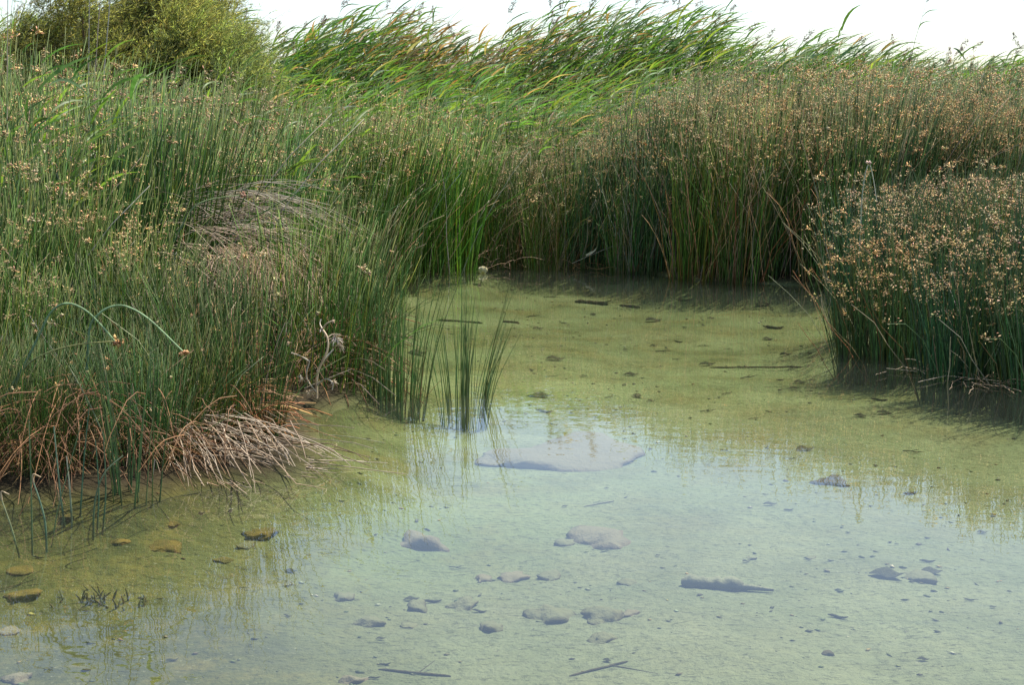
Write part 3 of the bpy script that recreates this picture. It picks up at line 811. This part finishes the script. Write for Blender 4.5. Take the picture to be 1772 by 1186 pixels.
def reed_mass(name, xy, h, label, dry=.12, nl=9, big=1.0):
    n = len(xy)
    Z = height(xy[:, 0], xy[:, 1])
    base = np.concatenate([xy, Z[:, None] - .05], 1)
    P = reed_geometry(n, h)
    ms = MB()
    ms.tubes(P + base[:, None], .0042 * np.array([1, 1, .95, .85, .65, .3])[None], (tint((.17, .21, .08), n, .25))[:, None], 3)
    f = (rng.uniform(.22, .98, (n, nl)) ** .8) * 5
    i0 = np.minimum(f.astype(int), 4); fr_ = (f - i0)[..., None]
    ar = np.arange(n)[:, None]
    Q = (P[ar, i0] * (1 - fr_) + P[ar, i0 + 1] * fr_ + base[:, None]).reshape(-1, 3)
    L = rng.uniform(.24, .48, n * nl) * big
    LP, S = leaf_paths(n * nl, L)
    low = (f.reshape(-1) / 5)
    dryp = np.repeat(np.asarray(dry).reshape(-1) if np.ndim(dry) else np.full(n, dry), nl) + np.clip(.45 - low, 0, 1) * .8
    C = reed_colors(n * nl, dryp)
    ml = MB()
    ml.ribbons(LP + Q[:, None], (rng.uniform(.009, .0155, n * nl) * big)[:, None] * LW[None], S[:, None], C[:, None])
    t = thing(name, (0, 0, 0), label, 'reeds')
    t['kind'] = 'stuff'
    obj('stalks', ms, M_STEM, t, 'stuff'); obj('leaves', ml, M_LEAF, t, 'stuff')
    return t
SKY_PX = [(-200, 30), (0, 25), (60, 30), (250, 0), (340, 5), (400, 25), (440, 95), (480, 80), (520, 35), (600, 10), (680, 5), (760, 35), (830, 66), (880, 40), (930, 12), (1000, 0), (1100, 5), (1230, 12), (1270, 55), (1330, 72), (1400, 52), (1460, 58), (1520, 84), (1600, 95), (1680, 100), (1772, 88), (2000, 90)]
def reed_h(x, y):     # how tall the stand is at a place behind the rushes, metres
    px = CX + FPX * (np.asarray(x) + .5) / np.asarray(y)
    yy = np.interp(px, [a for a, b in SKY_PX], [b for a, b in SKY_PX])
    return CAM_H + (HORIZON - yy) / FPX * np.asarray(y) * 1.02 - .1
n = 3000
Y_ = rng.uniform(18.3, 22.0, n)
xy = np.stack([rng.uniform(-.47, .45, n) * Y_, Y_], -1)
hh = reed_h(xy[:, 0], xy[:, 1]) * rng.uniform(.66, .99, n)
dry = np.interp(CX + FPX * xy[:, 0] / Y_, [200, 560, 640, 760, 860, 960, 1100, 1300], [.12, .16, .5, .6, .45, .25, .12, .08])
reed_mass('reed_bed', xy, hh, 'dense wind-bent green reed bed behind the far rushes', dry, 11, 1.35)
# shorter fresh reeds between the rushes and the tall reeds
n = 1200
Y_ = rng.uniform(13.6, 18.4, n)
xy = np.stack([rng.uniform(-.36, .1, n) * Y_, Y_], -1)
reed_mass('low_reed_bed', xy, rng.uniform(1.2, 1.8, n) + (Y_ - 13.6) * .17, 'lower fresh green reeds mixed among rushes in the middle', .10, 9)
n = 350
Y_ = rng.uniform(14.6, 18.4, n)
xy = np.stack([rng.uniform(.08, .46, n) * Y_, Y_], -1)
reed_mass('hidden_reed_bed', xy, rng.uniform(1.8, 2.35, n), 'green reeds just behind the tall rushes at the right', .08, 7)

# reeds that stand out singly
leaf_protos = []
for i in range(14):
    LP, S = leaf_paths(1, np.array([rng.uniform(.3, .5)]))
    kind_c = [R_GREEN, R_GREEN, R_BLUE, R_BLUE, R_GREEN, R_YEL, R_BLUE][i % 7]
    mbx = MB(); mbx.ribbons(LP, rng.uniform(.009, .0145) * LW[None], S[:, None], tint(kind_c, 1, .12)[:, None])
    me = mbx.mesh('leaf'); me.materials.append(M_LEAF); leaf_protos.append(me)
stalk_protos = []
for i in range(6):
    P = reed_geometry(1, np.array([1.0]))
    mbx = MB(); mbx.tubes(P, .0019 * np.array([1, 1, .95, .85, .65, .3])[None], tint((.18, .22, .08), 1, .2)[:, None], 4)
    me = mbx.mesh('stalk'); me.materials.append(M_STEM); stalk_protos.append((P[0], me))
plume_protos = []
for i in range(3):
    nn = 70
    s = rng.uniform(0, 1, nn)
    mbx = MB()
    c = np.stack([s * .11, np.zeros(nn), s * .13 - .1 * s ** 2 * .6], -1)
    q = c + rng.normal(0, 1, (nn, 3)) * (.017 * np.sin(PI * (s * .85 + .1)))[:, None]
    d = np.array([.9, 0, .3]) + rng.normal(0, .3, (nn, 3))
    mbx.seeds(q, d, rng.uniform(.018, .04, nn), .0028, tint((.25, .17, .125), nn, .25))
    me = mbx.mesh('plume'); me.materials.append(M_SEED); plume_protos.append(me)
def reed(x, y, h, label, group, nl=8, plume=True, lo=.35, ls=1.0):
    t = thing('reed', (x, y, hz(x, y) - .03), label, 'reed', group, rng.normal(0, .12))
    P, me = stalk_protos[rng.integers(len(stalk_protos))]
    st = obj('stalk', me, None, t); st.scale = (h, h, h)
    for j in range(nl):
        f = lo + (.98 - lo) * (j + rng.uniform(0, .8)) / nl
        g = f * 5; i0 = min(int(g), 4); pos = (P[i0] * (1 - (g - i0)) + P[i0 + 1] * (g - i0)) * h
        lf = obj('leaf', leaf_protos[rng.integers(len(leaf_protos))], None, t)
        lf.location = pos; lf.rotation_euler = (0, rng.normal(0, .12), rng.normal(0, .5))
        s = rng.uniform(.75, 1.1) * (1.1 - .35 * f) * ls; lf.scale = (s, s, s)
    if plume:
        pl = obj('plume', plume_protos[rng.integers(3)], None, t, 'stuff')
        pl.location = P[-1] * h; s = rng.uniform(1.0, 1.7); pl.scale = (s, s, s); pl.rotation_euler = (0, rng.normal(-.5, .35), rng.normal(0, .4))
for i in range(165):
    y = rng.uniform(17.9, 19.6)
    x = (-.44 + .88 * (i + rng.uniform()) / 165) * y - .3
    px = CX + FPX * (x + .5) / y
    h = float(reed_h(x, y)) * rng.uniform(.90, 1.06)
    if px > 1265: lab, grp = 'wind-bent reed rising above the rushes at the right of the skyline', 'reeds on the right skyline'
    elif px > 850: lab, grp = 'tall wind-bent reed on the middle of the skyline', 'reeds on the middle skyline'
    elif px > 450: lab, grp = 'wind-bent reed on the skyline right of the tamarisks', 'reeds on the skyline right of the tamarisks'
    else: lab, grp = 'reed standing around the tamarisks at the upper left', 'reeds around the tamarisks'
    reed(x, y, h, lab, grp, 9, rng.uniform() < .4, .4, rng.uniform(1.4, 1.9))
for i in range(34):
    y = rng.uniform(13.4, 15.2); px = rng.uniform(0, 480)
    x = (px - CX) / FPX * y - .3
    reed(x, y, rng.uniform(1.7, 2.5), 'green reed growing in front of the tamarisks', 'reeds in front of the tamarisks', 9, False, .35, 1.2)
# nearer reeds at the left edge
for i in range(16):
    y = rng.uniform(6.9, 9.0); x = -y * .42 + rng.uniform(-.1, .5)
    reed(x, y, rng.uniform(1.35, 1.95), 'broad-leaved young reed among the rushes at the left edge', 'young reeds at the left edge', 8, False, .4, 1.1)
for i in range(26):
    y = rng.uniform(8.6, 13); x = -y * rng.uniform(.14, .42)
    reed(x, y, rng.uniform(1.45, 2.0), 'slim green reed scattered among the left bank rushes', 'reeds among the left bank rushes', 8, False, .45, 1.15)
xl = (1545 - CX) / FPX * 18.2
reed(xl, 18.2, 3.35, 'lone tall thin reed sticking up into the sky at the right', None, 5, True, .55, 1.2)
for px, py, Yv, h in [(1065, 180, 12.9, 1.75), (1085, 190, 13.0, 1.7), (1050, 200, 12.95, 1.6)]:
    p = at(px, py, Yv)
    reed(p[0] - .15, Yv, h, 'yellowish young reed among the brown rush heads of the far bank', 'young reeds on the far bank', 6, False, .5, 1.0)
for px, Yv, h in [(160, 9.5, 2.55), (172, 9.6, 2.75), (182, 9.5, 2.45), (10, 8.8, 2.3)]:
    p = at(px, 300, Yv)
    t = thing('dead_reed_stalk', (p[0], Yv, hz(p[0], Yv)), 'bare pale dead reed stalk rising before the tamarisks' if px > 50 else 'bare dead reed stalk slanting at the left edge', 'reed stalk', 'bare stalks before the tamarisks' if px > 50 else None)
    obj('stalk', path_mesh([(0, 0, 0), (rng.normal(0, .03), 0, h * .5), (rng.normal(.08, .03), 0, h)], .0058, .003, (.36, .31, .24), (.42, .36, .30)), M_DEAD, t)
    pl = obj('plume', plume_protos[rng.integers(3)], None, t, 'stuff'); pl.location = (.08, 0, h)

# ------------------------------------------------------------------ tamarisk bushes
def tamarisk(x, y, w, h, label, col, lobes):
    z0 = hz(x, y)
    t = thing('tamarisk', (x, y, z0), label, 'bush')
    tr = MB(); cr = MB()
    cents = []
    for i in range(lobes):
        a = rng.uniform(0, 2 * PI); q = math.sqrt(rng.uniform()) * w * .42
        zz = h * rng.uniform(.25, .95) * (1 - .35 * (q / (w * .5)) ** 2)
        cents.append((np.array([q * math.cos(a), q * math.sin(a) * .8, zz]), rng.uniform(.12, .36) * w * .45))
    for c, r in cents:
        s = np.linspace(0, 1, 6)[:, None]
        mid = np.array([c[0] * .25, c[1] * .25, c[2] * .5])
        P = (1 - s) ** 2 * np.array([rng.normal(0, .06), rng.normal(0, .06), -.1]) + 2 * s * (1 - s) * mid + s ** 2 * c
        tr.tubes(P[None], np.linspace(.035, .012, 6)[None], np.array((.16, .12, .08)), 6)
        nt_ = int(420 * (r / .4) ** 1.5)
        d = nrm(rng.normal(size=(nt_, 3)))
        q = c + d * (r * rng.uniform(.45, 1.0, nt_) ** .6)[:, None] * np.array([1, 1, .95])
        # each spray: a thin twig of feathery scale leaves leaning out, up and down-wind
        L = rng.uniform(.2, .5, nt_) * np.where(rng.uniform(0, 1, nt_) < .08, 1.8, 1)
        dir_ = nrm(d * .7 + np.array([.5, 0, .6]) + rng.normal(0, .35, (nt_, 3)))
        s4 = np.linspace(0, 1, 4)[None, :, None]
        P = q[:, None] + dir_[:, None] * L[:, None, None] * s4
        P[:, :, 0] += .06 * s4[..., 0] ** 2
        cc = tint(col, nt_, .2)
        cr.tubes(P, np.array([.003, .003, .0025, .001])[None], cc[:, None] * .8, 3)
        for rep in range(20):
            f = rng.uniform(.05, 1.0, nt_)[:, None]
            b = q + dir_ * L[:, None] * f
            b[:, 0] += .06 * f[:, 0] ** 2
            d2 = nrm(dir_ * .8 + np.array([.25, 0, 0]) + rng.normal(0, .5, (nt_, 3)))
            cr.flakes(b, d2, rng.uniform(.035, .085, nt_), .0042, cc * rng.uniform(.75, 1.3, (nt_, 1)))
    obj('trunk', tr, M_BARK, t); obj('crown', cr, M_TAM, t, 'stuff')
p = at(150, 120, 15.6); tamarisk(p[0], 15.6, 1.9, 3.25, 'dark olive tamarisk bush at the far left of the skyline', (.26, .295, .14), 34)
p = at(262, 120, 16.2); tamarisk(p[0], 16.2, 2.2, 3.5, 'tallest feathery tamarisk bush at the top left', (.30, .34, .165), 40)
p = at(352, 160, 15.6); tamarisk(p[0], 15.6, 1.8, 2.9, 'yellow green tamarisk bush sloping down towards the sky gap', (.33, .375, .17), 34)
p = at(405, 160, 15.2); tamarisk(p[0], 15.2, 1.3, 2.35, 'lowest yellow green tamarisk bush next to the sky gap', (.33, .375, .165), 22)
p = at(60, 150, 16.6); tamarisk(p[0], 16.6, 1.6, 2.7, 'grey green tamarisk bush partly hidden at the left edge', (.25, .29, .14), 24)

# ------------------------------------------------------------------ stones, logs and scraps on the bed
def on_bed(px, py):
    zb = -.12
    for _ in range(14):
        g = G(px, py, zb); zb = .5 * zb + .5 * hz(g[0], g[1])
    g = G(px, py, zb)
    return g, hz(g[0], g[1])
def blob(name, px, py, wpx, hpx, mat, label, group=None, cat='stone', tall=.35, depth=None, rot=0.0, seed=0, sub=3):
    """an uneven stone lying on the bed, its size read off the photo at its own distance"""
    import bmesh
    g, zb = on_bed(px, py)
    ppm = FPX / math.hypot(g[1], CAM_H) 
    wm = wpx / ppm
    elev = math.atan2(CAM_H - zb, g[1] * DEEP)
    dm = min(max((hpx / ppm) / math.sin(elev) * .8, wm * .3), wm * 1.1)
    hm = tall * min(wm, dm)
    bm = bmesh.new(); bmesh.ops.create_icosphere(bm, subdivisions=sub, radius=1.0)
    r = np.random.default_rng(seed + int(px) * 7 + int(py))
    dirs = nrm(r.normal(size=(13, 3)) * np.array([1, 1, .6])); offs = r.uniform(.5, .92, 13)
    ph = r.uniform(0, 6.28, (9, 3)); fq = np.exp(r.uniform(.2, 2.1, 9))
    for v in bm.verts:
        c = np.array(v.co)
        for d, o_ in zip(dirs, offs):           # chip flat faces off the ball
            e = c @ d
            if e > o_: c = c - d * (e - o_) * .85
        k = 1 + .15 * sum(math.sin(f * c[0] + p_[0]) * math.sin(f * c[1] + p_[1]) * math.cos(f * c[2] + p_[2]) for f, p_ in zip(fq, ph)) + r.normal(0, .025)
        v.co = (c[0] * k * wm / 2, c[1] * k * dm / 2, c[2] * k * hm)
    me = bpy.data.meshes.new(name); bm.to_mesh(me); bm.free()
    for p_ in me.polygons: p_.use_smooth = True
    me.materials.append(mat)
    o = bpy.data.objects.new(name, me); COL.objects.link(o)
    o.location = (g[0], g[1], zb - hm * .22); o.rotation_euler = (0, 0, rot)
    return tag(o, label, cat, group)
blob('flat_stone', 960, 795, 285, 92, M_PINK, 'large flat pinkish slab under water in the middle of the pond', tall=.10, sub=4)
for px, py, wx, hx, mt, lab in [
    (730, 946, 105, 32, M_PINK, 'wide pinkish stone under water left of the middle'),
    (1045, 936, 130, 42, M_PINK, 'broad pinkish stone under water below the large slab'),
    (978, 942, 50, 22, M_ROCK, 'small stone touching the left of the broad pinkish one'),
    (888, 1000, 66, 46, M_PINK, 'rounded pinkish stone in the middle of the underwater group'),
    (836, 1004, 42, 24, M_PINK, 'small stone left of the rounded pinkish one'),
    (800, 1050, 62, 36, M_ROCK, 'olive stone below the rounded pinkish one'),
    (725, 1052, 56, 32, M_ROCK, 'faint silty stone left of the olive stone'),
    (704, 1082, 46, 32, M_ROCK, 'pointed silty stone at the left of the stone group'),
    (640, 1080, 62, 26, M_ROCK, 'low silty stone at the left end of the stone group'),
    (955, 1066, 92, 50, M_ROCK, 'largest dark-sided stone of the group near the bottom'),
    (1040, 1070, 84, 34, M_ROCK, 'flat stone right of the dark-sided one'),
    (1090, 1064, 34, 20, M_PINK, 'small pinkish stone at the right end of the group'),
    (1045, 1108, 58, 30, M_ROCK, 'round stone with dark rim lowest in the group'),
    (950, 1002, 48, 20, M_ROCK, 'small slanting stone right of the rounded pinkish one'),
    (848, 1088, 56, 24, M_ROCK, 'faint silty stone below the olive stone'),
    (595, 1036, 44, 24, M_ROCK, 'bluish looking stone at the edge of the rush reflections'),
    (1088, 1010, 34, 14, M_ROCK, 'small flat stone between the log and the pinkish stones'),
    (455, 922, 62, 26, M_OCHRE, 'ochre stone with dark front off the dead rush fan'),
    (282, 946, 66, 20, M_OCHRE, 'bright orange flat stone in the left shallows'),
    (385, 971, 36, 16, M_OCHRE, 'small ochre stone right of the orange flat one'),
    (205, 938, 40, 22, M_OCHRE, 'orange stone beside the underwater shoots'),
    (118, 898, 36, 20, M_OCHRE, 'orange stone behind the single stems'),
    (40, 986, 56, 20, M_OCHRE, 'orange slab at the left edge under water'),
    (50, 1026, 76, 26, M_OCHRE, 'yellowish low stone at the left edge'),
    (18, 1094, 40, 26, M_PINK, 'pinkish stone cut by the left edge near the bottom'),
    (300, 906, 30, 16, M_OCHRE, 'yellow pebble by the thick-stemmed tuft'),
    (425, 945, 40, 16, M_ROCK, 'flat yellowish stone below the ochre one'),
    (1440, 838, 74, 18, M_DARK, 'dark slab near the water surface at right'),
    (1430, 1131, 30, 13, M_DARK, 'small dark pebble at the lower right'),
    (1300, 968, 24, 12, M_ROCK, 'little grey stone right of the middle'),
    (1405, 966, 26, 14, M_ROCK, 'little grey stone farther right of the middle'),
    (1590, 1000, 70, 26, M_ROCK, 'pale silty stone beside the dark sunken leaf at right'),
    (500, 1012, 30, 14, M_ROCK, 'small mossy stone under the rush reflections'),
    (30, 1176, 60, 30, M_PINK, 'pinkish stone at the bottom left corner'),
    (610, 1180, 60, 24, M_PINK, 'pinkish stone cut by the bottom edge')]:
    blob('stone', px, py, wx, hx, mt, lab, tall=.22 if mt is not M_OCHRE else .13, rot=rng.uniform(-.3, .3))

def log(pxa, pya, pxb, pyb, r, label, mat, stub=None, name='sunken_log'):
    a = on_bed(pxa, pya)[0]; b = on_bed(pxb, pyb)[0]
    za, zb_ = hz(a[0], a[1]) + r * .5, hz(b[0], b[1]) + r * .5
    a = np.array([a[0], a[1], za]); b = np.array([b[0], b[1], zb_])
    s = np.linspace(0, 1, 12)[:, None]
    P = a + (b - a) * s + np.concatenate([rng.normal(0, r * .12, (12, 2)), rng.normal(0, r * .06, (12, 1))], 1)
    R = r * (1 + rng.normal(0, .09, 12)); R[0] *= .35; R[-1] *= .45
    t = thing(name, tuple(a), label, 'log' if r > .015 else 'twig')
    m = MB(); m.tubes((P - a)[None], R[None], (.2, .2, .1), 9)
    tk = obj('trunk' if r > .015 else 'stalk', m, mat, t)
    if stub is not None:
        m = MB(); q = P[stub[0]] - a
        e = q + np.array(stub[1]); m.tubes(np.linspace(q, e, 5)[None], np.linspace(r * .5, r * .2, 5)[None], (.2, .2, .1), 6)
        obj('branch_stub', m, mat, tk)
log(1180, 1014, 1292, 1026, .028, 'thick silt-covered sunken log at the lower right', M_LOG, (10, (.12, -.03, -.005)))
log(995, 524, 1052, 530, .022, 'dark sunken log in the far part of the pond', M_DARK, (9, (.1, .02, .03)))
log(1072, 530, 1108, 534, .014, 'short dark stick right of the far sunken log', M_DARK, name='sunken_stick')
log(1228, 637, 1396, 639, .006, 'long thin dark stalk lying straight across the right shallows', M_DARK, name='sunken_stick')
log(755, 555, 835, 562, .012, 'dark sunken stick behind the open water tuft', M_DARK, name='sunken_stick')
log(870, 558, 898, 561, .012, 'short dark stick right of the open water tuft', M_DARK, name='sunken_stick')
log(655, 1160, 780, 1175, .004, 'thin dark twig near the bottom edge left of the middle', M_DARK, (6, (.05, .06, .02)), name='sunken_twig')
log(985, 1172, 1085, 1140, .004, 'thin forked twig near the bottom edge in the middle', M_DARK, (8, (.14, -.08, .0)), name='sunken_twig')
log(1010, 878, 1062, 866, .004, 'thin pale twig below the large slab', M_LOG, name='sunken_twig')

def scrap_mesh(kind):
    m = MB()
    if kind == 0:      # curled rotting leaf
        P = np.array([[(-.5 + i / 5), .05 * math.sin(i), .05 + .10 * math.sin(i * .9) ** 2] for i in range(6)])[None]
        m.ribbons(P, np.array([.03, .14, .2, .18, .1, .02])[None], np.array([[[0, 1, .3]]]), (.1, .09, .04), -.5)
    elif kind == 1:    # stub of rotten stem
        P = np.array([[(-.5 + i / 5), .06 * math.sin(i * 1.3), .06 + .04 * math.cos(i)] for i in range(6)])[None]
        m.tubes(P, np.array([.03, .07, .08, .07, .06, .02])[None], (.1, .09, .04), 5)
    else:              # bent twig with a side shoot
        P = np.array([[-.5, 0, .03], [-.2, .06, .06], [.1, .02, .05], [.5, .1, .09]])[None]
        m.tubes(P, np.array([.03, .028, .026, .01])[None], (.1, .09, .04), 5)
        P = np.array([[-.1, .05, .06], [.05, .15, .1], [.2, .3, .12]])[None]
        m.tubes(P, np.array([.02, .018, .008])[None], (.1, .09, .04), 5)
    me = m.mesh(['sunken_leaf', 'stem_stub', 'sunken_twig'][kind]); me.materials.append(M_SCRAP); return me
scraps = [scrap_mesh(k) for k in (0, 1, 2)]
def scrap(px, py, wpx, kind, label, group=None, rz=None):
    g, zb = on_bed(px, py)
    s = wpx / (FPX / math.hypot(g[1], CAM_H))
    o = bpy.data.objects.new(['sunken_leaf', 'stem_stub', 'sunken_twig'][kind], scraps[kind]); COL.objects.link(o)
    o.location = (g[0], g[1], zb + .004); o.scale = (s, s * rng.uniform(.8, 1.6), s); o.rotation_euler = (0, rng.normal(0, .05), rng.normal(0, .35) if rz is None else rz)
    tag(o, label, ['leaf', 'stem stub', 'twig'][kind], group)
scrap(1535, 1000, 62, 0, 'dark sunken leaf with upright stalk at the lower right', rz=-.5)
scrap(1450, 1071, 34, 1, 'dark slanting stem stub right of the sunken log', rz=-.3)
scrap(1500, 644, 36, 0, 'dark sunken leaf in front of the right bank')
scrap(1020, 512, 18, 0, 'little curled leaf before the far sunken log')
n_s = 0
while n_s < 125:
    px, py = (rng.uniform(20, 1760), 480 + 700 * rng.uniform() ** 1.1) if n_s < 55 else (rng.uniform(880, 1760), rng.uniform(500, 730))
    g = G(px, py, -.12)
    if signed(np.array([g[0]]), np.array([g[1]]))[0] > -.12: continue
    far = py < 760
    k = int(rng.choice([0, 1, 2], p=[.4, .35, .25]))
    w_ = 9 + 28 * rng.uniform() ** 2
    names = ['dark rotting leaf scrap', 'dark rotten stem stub', 'dark bent twig']
    where = 'in the far green shallows' if far else 'on the pale bed of the near water'
    scrap(px, py, w_, k, names[k] + ' lying ' + where, 'sunken ' + ['leaves ', 'stem stubs ', 'twigs '][k] + where)
    n_s += 1

# fine rotting litter and algae flecks over the whole bed: nobody could count it
nq = 11000
qx = rng.uniform(-4.3, 5, nq); qy = 2.7 + 10 * rng.uniform(0, 1, nq) ** 1.6
dens = rough(qx * 1.3 + 5, qy * 1.3) + rng.normal(0, .25, nq)
ok = (signed(qx, qy) < -.03) & (dens > -.05) & (np.abs(qx) < qy * .45 + .2)
qx, qy = qx[ok], qy[ok]; nq = len(qx)
m = MB(); a_ = rng.normal(0, .5, nq)
Lq = .006 + .03 * rng.uniform(0, 1, nq) ** 3
m.seeds(np.stack([qx, qy, height(qx, qy) + Lq * .1], -1), np.stack([np.cos(a_), np.sin(a_), rng.normal(0, .15, nq)], -1), Lq, Lq * rng.uniform(.12, .3, nq),
        np.where(rng.uniform(0, 1, nq)[:, None] < .7, tint((.10, .105, .045), nq, .3), np.where(rng.uniform(0, 1, nq)[:, None] < .6, tint((.26, .2, .06), nq, .3), tint((.36, .35, .24), nq, .2))))
tag(obj('bed_litter', m, M_DEAD), 'fine dark litter and algae flecks strewn over the pond bed', 'litter', kind='stuff')

# whitish lobed lump and curled white strip at the far edge
g = G(835, 473, .0)
t = thing('lobed_lump', tuple(g), 'small lobed whitish yellow lump at the far water edge', 'lump')
for dx, dy, dz, r in [(.74 * a_ for a_ in q_) for q_ in [(-.028, 0, .045, .036), (.004, -.012, .05, .042), (.036, 0, .047, .036), (.006, .03, .045, .04), (-.02, -.012, .02, .026), (.028, -.015, .018, .025)]]:
    import bmesh
    bm = bmesh.new(); bmesh.ops.create_icosphere(bm, subdivisions=3, radius=r)
    for v in bm.verts:
        v.co.z *= 1.18; v.co *= 1 + .05 * math.sin(v.co.x * 130) * math.cos(v.co.z * 110 + 1)
        v.co += Vector((dx, dy, dz))
    me = bpy.data.meshes.new('lobe'); bm.to_mesh(me); bm.free()
    for p_ in me.polygons: p_.use_smooth = True
    obj('lobe', me, M_PALE, t)
A = at(1014, 442, 12.5)
pts = [at(x, y, 12.5) - A for x, y in [(1014, 442), (1022, 438), (1029, 434), (1034, 426), (1035, 415)]]
m = MB(); s_ = np.array(pts)
m.ribbons(s_[None], np.array([.012, .017, .012, .009, .004])[None], np.array([[[.3, .6, .8]]]), (.75, .72, .68), .6)
o = obj('white_strip', m, M_PALE); o.location = tuple(A); tag(o, 'curled white strip caught at the foot of the far rushes', 'strip')

# ------------------------------------------------------------------ few of a kind: tell them apart by their order from the left
same = {}
for o in scene.objects:
    if o.parent is None and o.get('group') and o.get('label'): same.setdefault(o['label'], []).append(o)
for lab, os_ in same.items():
    if 2 <= len(os_) <= 17 and len(lab.split()) <= 12 and 'from the' not in lab:
        os_.sort(key=lambda q: q.location.x / max(q.location.y, .1))
        for q, w_ in zip(os_, ORD): q['label'] = lab + ', ' + w_ + ' from left'

# ------------------------------------------------------------------ set every position out at its full depth
stretched = set()
for o in list(scene.objects):
    if o.parent is not None or o.type in ('CAMERA', 'LIGHT'): continue
    if o.name in ('ground', 'water', 'bed_litter'):
        meshes = [o.data]
    elif o.name in ('reed_bed', 'low_reed_bed', 'hidden_reed_bed'):
        meshes = [c.data for c in o.children]
    else:
        o.location.y *= DEEP; continue
    for me in meshes:
        co = np.empty(len(me.vertices) * 3, np.float32); me.vertices.foreach_get('co', co)
        co[1::3] *= DEEP; me.vertices.foreach_set('co', co); me.update()
